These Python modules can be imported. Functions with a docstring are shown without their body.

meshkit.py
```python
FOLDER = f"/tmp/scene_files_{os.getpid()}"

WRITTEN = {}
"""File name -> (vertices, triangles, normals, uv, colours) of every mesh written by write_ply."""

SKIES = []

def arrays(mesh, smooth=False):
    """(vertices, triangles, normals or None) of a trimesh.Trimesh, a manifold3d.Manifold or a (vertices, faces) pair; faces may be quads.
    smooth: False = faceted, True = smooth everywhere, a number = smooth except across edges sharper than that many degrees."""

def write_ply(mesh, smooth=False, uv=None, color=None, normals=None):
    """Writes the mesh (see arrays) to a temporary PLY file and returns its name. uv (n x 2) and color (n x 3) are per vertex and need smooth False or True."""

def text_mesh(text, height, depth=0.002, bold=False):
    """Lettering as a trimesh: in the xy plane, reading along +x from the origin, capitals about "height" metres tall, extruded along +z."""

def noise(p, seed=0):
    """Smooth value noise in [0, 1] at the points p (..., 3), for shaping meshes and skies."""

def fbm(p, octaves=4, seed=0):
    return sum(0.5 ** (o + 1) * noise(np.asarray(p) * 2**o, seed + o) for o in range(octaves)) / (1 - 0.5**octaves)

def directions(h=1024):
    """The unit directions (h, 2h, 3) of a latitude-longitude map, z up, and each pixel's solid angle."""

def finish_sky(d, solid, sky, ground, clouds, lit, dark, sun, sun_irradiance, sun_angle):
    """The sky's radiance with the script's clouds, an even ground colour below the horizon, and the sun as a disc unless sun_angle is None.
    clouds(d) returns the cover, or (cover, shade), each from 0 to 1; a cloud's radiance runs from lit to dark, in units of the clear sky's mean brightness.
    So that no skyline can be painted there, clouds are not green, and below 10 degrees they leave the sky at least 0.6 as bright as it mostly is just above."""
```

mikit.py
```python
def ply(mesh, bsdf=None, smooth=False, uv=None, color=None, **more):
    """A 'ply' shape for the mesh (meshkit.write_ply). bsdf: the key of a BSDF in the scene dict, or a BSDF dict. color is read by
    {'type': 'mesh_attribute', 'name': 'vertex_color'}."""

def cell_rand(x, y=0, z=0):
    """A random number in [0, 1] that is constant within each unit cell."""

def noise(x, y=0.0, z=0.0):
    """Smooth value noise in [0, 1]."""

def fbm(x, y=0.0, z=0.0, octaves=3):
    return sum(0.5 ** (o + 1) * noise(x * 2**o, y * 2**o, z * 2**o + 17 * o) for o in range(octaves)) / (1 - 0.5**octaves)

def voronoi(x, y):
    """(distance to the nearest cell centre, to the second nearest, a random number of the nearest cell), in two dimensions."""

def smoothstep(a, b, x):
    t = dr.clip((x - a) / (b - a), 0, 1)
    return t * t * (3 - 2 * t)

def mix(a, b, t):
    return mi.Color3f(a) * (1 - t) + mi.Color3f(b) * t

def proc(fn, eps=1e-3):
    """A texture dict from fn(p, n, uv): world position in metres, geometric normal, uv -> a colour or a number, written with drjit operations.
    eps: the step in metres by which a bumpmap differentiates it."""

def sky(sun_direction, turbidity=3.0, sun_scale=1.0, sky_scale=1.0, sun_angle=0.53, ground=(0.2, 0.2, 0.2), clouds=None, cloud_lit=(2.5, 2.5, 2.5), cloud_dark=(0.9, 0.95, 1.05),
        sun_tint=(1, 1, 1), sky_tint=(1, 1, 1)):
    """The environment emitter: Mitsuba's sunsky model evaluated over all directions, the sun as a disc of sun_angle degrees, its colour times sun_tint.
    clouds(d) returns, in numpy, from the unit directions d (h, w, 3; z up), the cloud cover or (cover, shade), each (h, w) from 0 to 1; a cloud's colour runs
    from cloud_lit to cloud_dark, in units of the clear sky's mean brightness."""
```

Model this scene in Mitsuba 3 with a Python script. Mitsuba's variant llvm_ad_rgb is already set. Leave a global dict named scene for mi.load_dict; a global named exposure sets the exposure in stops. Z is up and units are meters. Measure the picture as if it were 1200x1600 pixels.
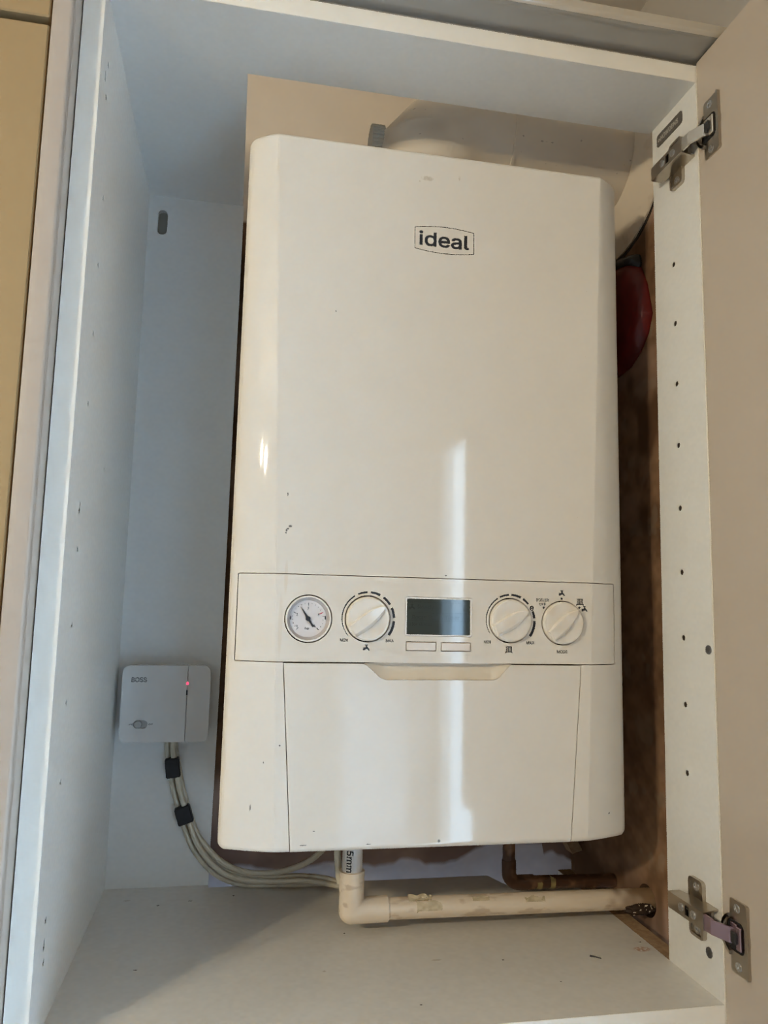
import math, random
import numpy as np, trimesh, shapely, drjit as dr, mitsuba as mi
import shapely.geometry as sg
from shapely import affinity
import manifold3d as m3
import mikit, meshkit
from mikit import proc, noise, fbm, smoothstep, mix
random.seed(7); np.random.seed(7)
T = mi.ScalarTransform4f
scene, labels = {}, {}

# ------------------------------------------------------------------ camera, sky, lamps, exposure
# world: x right, y into the cupboard, z up; origin = front left bottom inner corner of the cupboard (1.4 m above the room's floor)
CAM = np.array([0.13217, -0.63923, 0.33132])
FWD = np.array([0.18736, 0.97410, 0.12661]); DOWN = np.array([0.04601, 0.12005, -0.99170])
scene['camera'] = {'type': 'perspective', 'fov': math.degrees(2 * math.atan(600 / 1198.07)), 'fov_axis': 'x', 'near_clip': 0.02,
                   'to_world': T().look_at(origin=CAM.tolist(), target=(CAM + FWD).tolist(), up=(-DOWN).tolist())}
exposure = -0.16
SKY_L, LAMP_L = 85.0, 1120.0
scene['sky'] = mikit.sky((0.3, -0.6, 0.75), sun_scale=0.0, sky_scale=1.0, clouds=lambda d: (np.ones(d.shape[:2]), 0 * d[..., 0]),
                         cloud_lit=(SKY_L * 0.72, SKY_L * 1.0, SKY_L * 1.27), cloud_dark=(1, 1, 1), ground=(0.84, 0.93, 1.0))
LAMPS = [(-0.86, -1.01, 0.735), (-1.11, -1.08, 0.80)]
LAMP_RGB = (1.0, 0.825, 0.56)

# ------------------------------------------------------------------ materials
def pr(name, color, rough=0.5, spec=0.5, **k):
    c = color if isinstance(color, dict) else {'type': 'rgb', 'value': list(color)}
    scene[name] = {'type': 'twosided', 'm': {'type': 'principled', 'base_color': c, 'roughness': rough, 'specular': spec, **k}}
    return name
def spots(p2, lst):
    """cover of small marks at (a, b, radius a, radius b)"""
    s = mi.Float(0)
    for a, b, ra, rb in lst:
        d = dr.sqrt(dr.square((p2[0] - a) / ra) + dr.square((p2[1] - b) / rb))
        s = dr.maximum(s, 1 - smoothstep(0.5, 1.0, d))
    return s

def laminate_fn(p, n, uv):
    t = fbm(p.x * 260, p.y * 260, p.z * 260, 2)
    return mix((0.66, 0.675, 0.665), (0.71, 0.72, 0.705), t)
pr('laminate', proc(laminate_fn), 0.42, 0.4)
def floor_fn(p, n, uv):
    t = fbm(p.x * 200, p.y * 200, p.z * 200, 2)
    c = mix((0.61, 0.605, 0.575), (0.66, 0.655, 0.625), t)
    st = spots((p.x, p.y), [(0.5499, 0.1122, 0.011, 0.007)]) * smoothstep(0.25, 0.6, fbm(p.x * 420, p.y * 420, 3.0, 2))
    c = mix(c, (0.42, 0.22, 0.12), st * 0.75)
    dk = spots((p.x, p.y), [(0.0656, 0.2909, .0022, .002), (0.0596, 0.1364, .0022, .0015), (0.3041, 0.0381, .0018, .0013), (0.4025, 0.1088, .0014, .0014),
                            (0.5565, 0.1279, .002, .0014), (0.148, 0.31, .0015, .002), (0.10, 0.30, .003, .0015), (0.26, 0.19, .0014, .0014), (0.44, 0.06, .0012, .0012)])
    sm = spots((p.x, p.y), [(0.3388, 0.1178, .006, .002), (0.03, 0.31, .005, .003), (0.47, 0.21, .006, .002), (0.23, 0.11, .002, .002)])
    c = mix(c, (0.4, 0.34, 0.27), sm * 0.5)
    return mix(c, (0.05, 0.04, 0.03), dk * 0.85)
pr('laminate_floor', proc(floor_fn), 0.45, 0.35)
pr('cashmere', (0.46, 0.40, 0.335), 0.32, 0.4); pr('edge_white', (0.89, 0.87, 0.80), 0.3, 0.5)
pr('cashmere_gloss', (0.50, 0.45, 0.37), 0.12, 0.5)
pr('tan_door', (0.30, 0.205, 0.10), 0.4, 0.35); pr('end_panel', (0.385, 0.325, 0.27), 0.35, 0.4)
pr('cornice_shade', (0.30, 0.285, 0.25), 0.12, 0.5)  # beige cornice underside, darkened in colour to hold its shade
pr('hole_dark', (0.035, 0.028, 0.022), 0.9, 0.1)
pr('slot_metal', (0.17, 0.16, 0.13), 0.4, 0.5)
pr('dark_gap', (0.03, 0.024, 0.018), 0.8, 0.2)
pr('raw_chipboard', proc(lambda p, n, uv: mix((0.22, 0.14, 0.08), (0.36, 0.25, 0.15), fbm(p.x * 300, p.y * 300, p.z * 300, 3))), 0.9, 0.2)

def boiler_fn(p, n, uv):
    c = mi.Color3f(0.775, 0.75, 0.695)
    q = (p.x, p.z)
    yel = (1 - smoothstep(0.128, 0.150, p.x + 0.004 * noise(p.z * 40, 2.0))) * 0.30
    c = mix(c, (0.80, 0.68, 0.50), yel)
    # rust-coloured run marks on the left strip, scuffs, specks
    run = spots(q, [(0.1762, 0.315, 0.0026, 0.035), (0.1800, 0.36, 0.0022, 0.02)]) * 0.22
    c = mix(c, (0.62, 0.47, 0.30), run)
    sm = 0.7 * spots(q, [(0.311, 0.7797, 0.008, 0.0035), (0.3028, 0.7757, 0.001, 0.0012), (0.3457, 0.7851, 0.0014, 0.004), (0.355, 0.75, 0.002, 0.002)]) * smoothstep(0.0, 0.9, noise(p.x * 500, p.z * 300))
    c = mix(c, (0.42, 0.36, 0.26), sm * 0.75)
    dk = spots(q, [(0.1822, 0.4085, .0022, .0014), (0.1800, 0.4060, .0016, .001), (0.1788, 0.4045, .0011, .0018), (0.1782, 0.4020, .0012, .0008),
                   (0.2193, 0.626, .0009, .0009), (0.3325, 0.1167, .0017, .0017), (0.1800, 0.2055, .0012, .0010), (0.1558, 0.1496, .0007, .0035),
                   (0.1787, 0.4392, .0007, .002), (0.166, 0.19, .0006, .0012), (0.510, 0.135, .0011, .0011), (0.336, 0.366, .0016, .0006), (0.2045, 0.117, .004, .0005),
                   (0.214, 0.129, .0015, .0006), (0.265, 0.116, .003, .0005)])
    c = mix(c, (0.09, 0.085, 0.08), dk * 0.9)
    return c
pr('boiler_white', proc(boiler_fn), 0.05, 0.36)
pr('boiler_inner', (0.33, 0.31, 0.28), 0.6, 0.3)
def knob_fn(p, n, uv):
    c = mi.Color3f(0.78, 0.76, 0.71)
    g = smoothstep(0.45, 0.9, fbm(p.x * 90, p.z * 90, p.y * 120, 2)) * 0.30
    return mix(c, (0.66, 0.52, 0.34), g)
pr('knob_white', proc(knob_fn), 0.16, 0.5)
pr('scoop_white', (0.70, 0.64, 0.54), 0.2, 0.5)
pr('print_black', (0.02, 0.022, 0.026), 0.5, 0.3)
pr('print_red', (0.55, 0.05, 0.07), 0.5, 0.3)
pr('print_grey', (0.10, 0.10, 0.10), 0.5, 0.3)
pr('dial_grey', (0.62, 0.58, 0.565), 0.5, 0.3)
pr('gauge_wall', (0.46, 0.44, 0.44), 0.35, 0.4)
pr('bezel_white', (0.78, 0.76, 0.73), 0.3, 0.5)
pr('lcd', (0.024, 0.034, 0.031), 0.05, 0.5)
pr('lcd_ink', (0.012, 0.018, 0.017), 0.1, 0.5)
pr('button_white', (0.74, 0.68, 0.62), 0.25, 0.4)
def flue_fn(p, n, uv):
    t = fbm(p.x * 22, p.y * 40, p.z * 40, 3)
    c = mix((0.62, 0.56, 0.47), (0.70, 0.645, 0.56), t)
    d = smoothstep(0.55, 0.80, fbm(p.x * 9 + 3, p.y * 25, p.z * 18, 3))
    c = mix(c, (0.36, 0.30, 0.22), d * 0.45)
    k = smoothstep(0.84, 0.88, fbm(p.x * 150, p.y * 150, p.z * 150, 2))
    return mix(c, (0.2, 0.16, 0.12), k * 0.5)
pr('flue_white', proc(flue_fn), 0.35, 0.4)
pr('seal_grey', (0.40, 0.39, 0.34), 0.6, 0.3)
pr('collar_white', proc(lambda p, n, uv: mix((0.70, 0.63, 0.53), (0.50, 0.41, 0.31), smoothstep(0.60, 0.95, fbm(p.y * 45, p.z * 45, 1.0, 3)))), 0.5, 0.3)
def wall_fn(p, n, uv):
    t = fbm(p.x * 14, p.y * 14, p.z * 14, 4); t2 = fbm(p.x * 60, p.y * 60, p.z * 60, 3)
    c = mix((0.13, 0.072, 0.04), (0.31, 0.19, 0.11), smoothstep(0.2, 0.8, t * 0.6 + t2 * 0.4))
    c = mix(c, (0.30, 0.27, 0.21), smoothstep(0.62, 0.75, fbm(p.x * 45, p.y * 45 + 3, p.z * 30, 3)) * 0.25)
    pk = smoothstep(0.55, 0.72, fbm(p.x * 9 + 5, p.y * 9, p.z * 11, 3))
    c = mix(c, (0.42, 0.29, 0.22), pk * 0.6)
    dk = smoothstep(0.56, 0.70, fbm(p.x * 7, p.y * 17 + 9, p.z * 9 + 2, 3))
    c = mix(c, (0.10, 0.052, 0.026), dk * 0.8)
    rag = (fbm(p.x * 30, p.y * 30, 4.0, 3) - 0.5) * 0.05
    lift = 0.016 * smoothstep(0.41, 0.50, p.x) * (1 - smoothstep(0.552, 0.556, p.x))
    low = 1 - smoothstep(0.005, 0.012, p.z + rag * 0.4 - lift + dr.select(p.x > 0.595, 0.035, 0.0))
    c = mix(c, (0.33, 0.25, 0.24), (1 - smoothstep(0.05, 0.2, p.z)) * 0.35 * (1 - smoothstep(0.59, 0.595, p.x)))
    c = mix(c, mix((0.50, 0.51, 0.58), (0.66, 0.67, 0.74), t2), low)
    hi = smoothstep(0.852, 0.858, p.z + rag * 0.2) * (1 - smoothstep(0.598, 0.5985, p.x))
    return mix(c, (0.80, 0.735, 0.66), hi)
pr('bare_plaster', proc(wall_fn), 0.95, 0.15)
def pvc_fn(p, n, uv):
    c = mix((0.66, 0.565, 0.45), (0.72, 0.64, 0.53), fbm(p.x * 60, p.y * 90, p.z * 90, 3))
    g = smoothstep(0.60, 0.75, fbm(p.x * 55, p.y * 120, p.z * 120 + 3, 3))
    c = mix(c, (0.40, 0.30, 0.20), g * 0.55)
    rust = smoothstep(0.540, 0.588, p.x + 0.03 * (noise(p.x * 120, p.y * 90, p.z * 90) - 0.5))
    return mix(c, (0.20, 0.115, 0.05), rust * 0.9)
pr('pvc_cream', proc(pvc_fn), 0.4, 0.35)
pr('paint_flake', proc(lambda p, n, uv: mix((0.60, 0.52, 0.38), (0.38, 0.31, 0.19), noise(p.x * 300, p.y * 300, p.z * 300))), 0.6, 0.3)
pr('foam_dark', proc(lambda p, n, uv: mix((0.03, 0.017, 0.01), (0.6, 0.55, 0.48), smoothstep(0.70, 0.78, noise(p.x * 420, p.y * 420, p.z * 420)))), 0.7, 0.3)
pr('pvc_white', proc(lambda p, n, uv: mix((0.62, 0.61, 0.60), (0.70, 0.68, 0.65), noise(p.x * 90, p.y * 90, p.z * 60))), 0.4, 0.35)
pr('copper_brown', proc(lambda p, n, uv: mix((0.075, 0.035, 0.02), (0.17, 0.09, 0.045), smoothstep(0.45, 0.75, fbm(p.x * 70, p.y * 70, p.z * 70, 3)))), 0.35, 0.5)
pr('solder_tan', (0.30, 0.24, 0.10), 0.5, 0.4)
pr('cable_cream', proc(lambda p, n, uv: mix((0.56, 0.52, 0.42), (0.42, 0.38, 0.29), smoothstep(0.5, 0.8, fbm(p.x * 80, p.y * 80, p.z * 50, 3)))), 0.45, 0.35)
pr('tape_black', (0.012, 0.012, 0.013), 0.6, 0.3)
pr('box_white', (0.56, 0.555, 0.54), 0.5, 0.35)
pr('box_side', (0.46, 0.45, 0.43), 0.5, 0.35)
pr('switch_grey', (0.30, 0.30, 0.29), 0.5, 0.3)
pr('red_plastic', proc(lambda p, n, uv: mix((0.06, 0.005, 0.005), (0.17, 0.014, 0.012), fbm(p.x * 50, p.y * 50, p.z * 30, 3))), 0.35, 0.5)
pr('black_plastic', (0.015, 0.015, 0.016), 0.4, 0.4)
def metal(name, color, rough):
    scene[name] = {'type': 'twosided', 'm': {'type': 'principled', 'base_color': {'type': 'rgb', 'value': list(color)}, 'metallic': 1.0, 'roughness': rough, 'specular': 0.5}}
metal('nickel', (0.46, 0.41, 0.34), 0.2); metal('nickel_light', (0.72, 0.69, 0.63), 0.34); metal('screw_zinc', (0.66, 0.67, 0.68), 0.25)
metal('mauve_reflection', (0.42, 0.30, 0.34), 0.35); metal('screw_grey', (0.20, 0.20, 0.21), 0.4)  # mauve one: a reflection put into the hinge link colour
pr('badge_brown', (0.085, 0.075, 0.065), 0.4, 0.4)
pr('badge_print', (0.38, 0.36, 0.32), 0.5, 0.3)
pr('room_paint', (0.36, 0.35, 0.34), 0.8, 0.2); pr('room_ceiling', (0.56, 0.53, 0.48), 0.8, 0.2)
pr('room_floor', proc(lambda p, n, uv: mix((0.60, 0.59, 0.57), (0.68, 0.67, 0.65), fbm(p.x * 3, p.y * 40, 1.0, 3))), 0.4, 0.4)
pr('frame_white', (0.75, 0.75, 0.74), 0.35, 0.4)
scene['added_curtain'] = {'type': 'principledthin', 'base_color': {'type': 'rgb', 'value': [0.40, 0.42, 0.45]}, 'roughness': 0.8, 'diff_trans': 1.6, 'spec_trans': 0.0}  # unseen curtain, added so daylight enters without a bright boiler reflection
scene['lamp_bulb'] = {'type': 'diffuse', 'reflectance': {'type': 'rgb', 'value': [0.8, 0.8, 0.8]}}

# ------------------------------------------------------------------ mesh helpers
def tm(man):
    m = man.to_mesh(); return trimesh.Trimesh(m.vert_properties[:, :3], m.tri_verts, process=False)
def man(t):
    t = t.copy(); t.merge_vertices()
    return m3.Manifold(m3.Mesh(np.asarray(t.vertices, np.float32), np.asarray(t.faces, np.uint32)))
def cat(*ms): return trimesh.util.concatenate(list(ms))
def box(x0, x1, y0, y1, z0, z1):
    b = trimesh.creation.box((abs(x1 - x0), abs(y1 - y0), abs(z1 - z0))); b.apply_translation(((x0 + x1) / 2, (y0 + y1) / 2, (z0 + z1) / 2)); return b
def cbox(x0, x1, y0, y1, z0, z1, c=0.001):
    pts = []
    lo, hi = np.array([x0, y0, z0]), np.array([x1, y1, z1])
    for s in np.ndindex(2, 2, 2):
        for a in range(3):
            q = []
            for k in range(3):
                d = 0 if k == a else c
                q.append(lo[k] + d if s[k] == 0 else hi[k] - d)
            pts.append(q)
    return trimesh.convex.convex_hull(np.array(pts))
def hull(pts): return trimesh.convex.convex_hull(np.array(pts, float))
def frame_map(mesh, o, r, u, n):
    """mesh in (a, b, c) -> o + a r + b u + c n"""
    M = np.eye(4); M[:3, 0], M[:3, 1], M[:3, 2], M[:3, 3] = r, u, n, o
    mesh = mesh.copy(); flip = np.linalg.det(M[:3, :3]) < 0
    mesh.vertices = mesh.vertices @ M[:3, :3].T + M[:3, 3]
    if flip: mesh.faces = mesh.faces[:, ::-1]
    return mesh
FRONT = ((1, 0, 0), (0, 0, 1), (0, -1, 0))      # on faces that look towards -y
LEFTW = ((0, -1, 0), (0, 0, 1), (-1, 0, 0))     # on faces that look towards -x
def ext(poly, d): return cat(*[trimesh.creation.extrude_polygon(g, d, engine='earcut') for g in getattr(poly, 'geoms', [poly])])
def onfront(poly, y, d, x=0, z=0): return frame_map(ext(poly, d), (x, y, z), *FRONT)
def onleft(poly, xpl, d, y=0, z=0): return frame_map(ext(poly, d), (xpl, y, z), *LEFTW)   # poly in (-y, z)
def rrect(x0, z0, x1, z1, r): return sg.box(x0 + r, z0 + r, x1 - r, z1 - r).buffer(r, quad_segs=6)
def disc(r, seg=12): return sg.Point(0, 0).buffer(r, quad_segs=seg)
def cyl(p0, p1, r, n=32, r1=None):
    p0, p1 = np.array(p0, float), np.array(p1, float)
    return tube([p0, p1], [r, r if r1 is None else r1], n)
def tube(pts, rad, n=20, cap=True):
    p = np.asarray(pts, float); rad = np.broadcast_to(rad, (len(p),))
    t = np.gradient(p, axis=0); t /= np.linalg.norm(t, axis=1, keepdims=True)
    a = np.cross(t[0], [0, 0, 1.0] if abs(t[0][2]) < 0.9 else [1.0, 0, 0]); a /= np.linalg.norm(a)
    V = []; ang = np.arange(n) * 2 * np.pi / n
    for i in range(len(p)):
        a = a - t[i] * (a @ t[i]); a /= np.linalg.norm(a); b = np.cross(t[i], a)
        V.append(p[i] + rad[i] * (np.cos(ang)[:, None] * a + np.sin(ang)[:, None] * b))
    V = np.vstack(V); F = []
    for i in range(len(p) - 1):
        for j in range(n):
            q = [i * n + j, i * n + (j + 1) % n, (i + 1) * n + (j + 1) % n, (i + 1) * n + j]; F += [[q[0], q[1], q[2]], [q[0], q[2], q[3]]]
    if cap:
        V = np.vstack([V, p[0], p[-1]]); k = len(V)
        for j in range(n):
            F.append([k - 2, (j + 1) % n, j]); e = (len(p) - 1) * n; F.append([k - 1, e + j, e + (j + 1) % n])
    return trimesh.Trimesh(V, F, process=False)
def spline(pts, n=8):
    p = np.asarray(pts, float); p = np.vstack([2 * p[0] - p[1], p, 2 * p[-1] - p[-2]]); out = []
    for i in range(1, len(p) - 2):
        for s in np.linspace(0, 1, n, endpoint=False):
            a, b, c, d = p[i - 1:i + 3]
            out.append(0.5 * (2 * b + (c - a) * s + (2 * a - 5 * b + 4 * c - d) * s**2 + (-a + 3 * b - 3 * c + d) * s**3))
    return np.array(out + [p[-2]])
def lathe(prof, o, r, u, n, seg=48):
    """profile of (radius, height along n)"""
    m = trimesh.creation.revolve(np.array(prof, float), sections=seg)
    return frame_map(m, o, r, u, n)
def text(s, h, o, frame, w=None, d=0.0002, bold=True, center=False):
    m = meshkit.text_mesh(s, h, 1.0, bold)
    b = m.bounds; sx = (w / (b[1][0] - b[0][0])) if w else 1
    m.apply_scale([sx, 1, d]); b = m.bounds
    m.apply_translation((-(b[0][0] + b[1][0]) / 2 if center else -b[0][0], 0, 0))
    return frame_map(m, o, *frame)
count = {}
def key(name):
    if name not in scene: return name
    k = 1
    while f'{name}_{k:03d}' in scene: k += 1
    return f'{name}_{k:03d}'
def add(name, mesh, mat, smooth=30, label=None, category=None, group=None, kind=None, **k):
    name = key(name)
    scene[name] = mikit.ply(mesh, mat, smooth=smooth, **k)
    e = {a: b for a, b in dict(label=label, category=category, group=group, kind=kind).items() if b}
    if e: labels[name] = e
    return name
def thing(name, label, category, group=None):
    labels[name] = {'label': label, 'category': category}
    if group: labels[name]['group'] = group
def plabel(k, label): labels.setdefault(k, {})['label'] = label

W, H, D = 0.564, 0.864, 0.349     # inside of the cupboard

# ------------------------------------------------------------------ the room (setting)
RX, RY0, WY, RZ0, RZ1, LX = 0.600, -2.45, 0.375, -1.40, 1.085, -2.3
def wavy_wall(nu, nv, fn):
    u, v = np.meshgrid(np.linspace(0, 1, nu), np.linspace(0, 1, nv), indexing='ij'); P = fn(u.ravel(), v.ravel())
    i, j = np.meshgrid(np.arange(nu - 1), np.arange(nv - 1), indexing='ij'); a = (i * nv + j).ravel()
    F = np.vstack([np.stack([a, a + nv, a + nv + 1], 1), np.stack([a, a + nv + 1, a + 1], 1)])
    return trimesh.Trimesh(P, F, process=False)
def backwall(u, v):
    x = LX + u * (RX + 0.02 - LX); z = RZ0 + v * (RZ1 - RZ0)
    return np.stack([x, np.full_like(x, WY), z], 1)
bw = box(LX, RX + 0.12, WY, WY + 0.1, RZ0, RZ1)
add('wall_back', bw, 'bare_plaster', False, kind='structure')
# right wall: plaster with the waste pipe hole and the window opening, 0.12 thick
WIN = (-2.20, -0.645, -1.30, 0.72)   # y0, y1, z0, z1
rp = sg.box(-WY, RZ0, -RY0, RZ1).difference(sg.box(-WIN[1], WIN[2], 0.92, WIN[3])).difference(sg.box(1.02, WIN[2], -WIN[0], 0.16))
add('wall_right__light_stop', box(RX + 0.03, RX + 0.06, 0.15, 0.23, -0.03, 0.06), 'dark_gap', False)  # dark block added behind the pipe hole to keep daylight out
rp = rp.difference(affinity.translate(affinity.scale(disc(0.017), 1.1, 1.0), -0.189, 0.0165))
add('wall_right', onleft(rp, RX + 0.03, 0.03), 'wall_right_mat', False, kind='structure')
def rwall_fn(p, n, uv):
    inside = smoothstep(-0.012, -0.006, p.y)
    return mix((0.40, 0.38, 0.35), wall_fn(p, n, uv), inside * (1 - smoothstep(0.868, 0.87, p.z)))
pr('wall_right_mat', proc(rwall_fn), 0.9, 0.15)
add('wall_left', box(LX - 0.1, LX, RY0, WY, RZ0, RZ1), 'room_paint', False, kind='structure')
add('wall_front', box(LX - 0.1, RX + 0.12, RY0 - 0.1, RY0, RZ0, RZ1), 'room_paint', False, kind='structure')
add('floor', box(LX - 0.1, RX + 0.12, RY0 - 0.1, WY + 0.1, RZ0 - 0.1, RZ0), 'room_floor', False, kind='structure')
add('ceiling', box(LX - 0.1, RX + 0.12, RY0 - 0.1, WY + 0.1, RZ1, RZ1 + 0.1), 'room_ceiling', False, kind='structure')
op = sg.box(-WIN[1], WIN[2], 0.92, WIN[3]).union(sg.box(1.02, WIN[2], -WIN[0], 0.16))
fr = op.difference(sg.box(-WIN[1] + 0.012, WIN[2] + 0.05, 0.895, WIN[3] - 0.02)).difference(sg.box(1.05, WIN[2] + 0.05, -WIN[0] - 0.05, 0.13))
add('window_1', onleft(fr, RX + 0.028, 0.024), 'frame_white', False, kind='structure')
def curt(u, v):
    y = -2.25 + u * (2.25 - 0.88); z = RZ0 + 0.03 + v * (0.24 - RZ0 - 0.03)
    return np.stack([RX - 0.035 + 0.012 * np.sin(u * 95) + 0.004 * np.sin(u * 41 + 2), y, z], 1)
add('added_curtain_panel', wavy_wall(240, 3, curt), 'added_curtain', True, label='unseen net curtain added to spread soft window light into the cupboard', category='curtain')


# two pendant bulbs in the room that light the cupboard from the left
for i, (x, y, z) in enumerate(LAMPS):
    nm = 'pendant_lamp' if i == 0 else 'pendant_lamp_001'
    thing(nm, ['warm pendant bulb on a thin cord, the nearer of the two lamps in the room', 'warm pendant bulb on a thin cord, the farther of the two lamps in the room'][i], 'lamp')
    b = trimesh.creation.icosphere(3, 0.026); b.apply_translation((x, y, z))
    scene[nm + '__bulb'] = {**mikit.ply(b, 'lamp_bulb', smooth=True), 'emitter': {'type': 'area', 'radiance': {'type': 'rgb', 'value': [LAMP_L * (1.0 if i == 0 else 0.85) * c for c in LAMP_RGB]}}}
    add(nm + '__socket', cyl((x, y, z + 0.024), (x, y, z + 0.085), 0.019, 24), 'black_plastic')
    add(nm + '__cord', cyl((x, y, z + 0.085), (x, y, RZ1), 0.003, 8), 'black_plastic')

# ------------------------------------------------------------------ neighbouring tall unit on the left
thing('tall_unit', 'tall kitchen unit with tan doors to the left of the boiler cupboard', 'cupboard')
add('tall_unit__carcass', box(-0.65, -0.0385, 0.004, 0.37, RZ0, 0.897), 'dark_gap', False)
add('tall_unit__end_panel', hull([(x, y, z) for z in (RZ0, 0.900) for x, y in [(-0.0365, 0.372), (-0.0187, 0.372), (-0.0187, -0.0178), (-0.0192, -0.0200), (-0.0207, -0.0218), (-0.0228, -0.0225), (-0.0355, -0.0225), (-0.0365, -0.0215)]]), 'end_panel', 50); plabel('tall_unit__end_panel', 'pinkish beige end panel edge')
add('tall_unit__door', cbox(-0.64, -0.0385, -0.0195, 0.0025, RZ0 + 0.15, 0.8035, 0.0012), 'tan_door')
add('tall_unit__door', cbox(-0.64, -0.0385, -0.0195, 0.0025, 0.8105, 0.898, 0.0012), 'tan_door')

# ------------------------------------------------------------------ boiler cupboard (wall unit)
thing('wall_cupboard', 'white wall cupboard around the boiler with its beige door open on the right', 'cupboard')
C = 'wall_cupboard'
def hole_pts(face_x, direction, lst):
    return [cyl((face_x - direction * 0.001, y, z), (face_x + direction * 0.011, y, z), r, 14) for y, z, r in lst]
def drill(m, tools):
    a = man(m)
    for t in tools: a = a - man(t)
    return tm(a)
lh = [(0.0305, 0.8106, .0028), (0.0210, 0.7955, .0024), (0.0212, 0.7905, .0024), (0.0310, 0.7799, .0028), (0.0466, 0.4148, .0022), (0.0457, 0.4095, .0030),
      (0.0322, 0.0853, .0028), (0.0330, 0.0690, .0026), (0.0327, 0.0650, .003), (0.0354, 0.0530, .0028), (0.1509, 0.4638, .0018)]
lh += [(0.0500, 0.6945 - 0.0636 * k, 0.0025) for k in range(9) if k != 4] + [(0.3160, 0.6345 - 0.0645 * k, 0.0018) for k in range(8)]
add(C + '__side_panel', drill(cbox(-0.018, 0, 0, D + 0.008, -0.018, 0.882, 0.0005), hole_pts(0, -1, lh)), 'laminate')
rh = [(0.047, 0.6931 - 0.0637 * k, 0.0028) for k in range(9)]
rp = [(0, -0.018), (-D, -0.018), (-D, -0.001), (-0.086, -0.001), (-0.0815, 0.882), (0, 0.882)]
add(C + '__side_panel', drill(onleft(sg.Polygon(rp), W + 0.018, 0.018), hole_pts(W, 1, rh)), 'laminate')
add(C + '__cut_edge', box(W + 0.0002, W + 0.018, 0.0865, D, -0.0012, -0.0001), 'raw_chipboard', False); plabel(C + '__cut_edge', 'raw brown chipboard edge where the side panel is cut away')
def plugs(face_x, direction, lst): return cat(*[cyl((face_x + direction * 0.0006, y, z), (face_x + direction * 0.0105, y, z), r * 0.98, 14) for y, z, r in lst])
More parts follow.
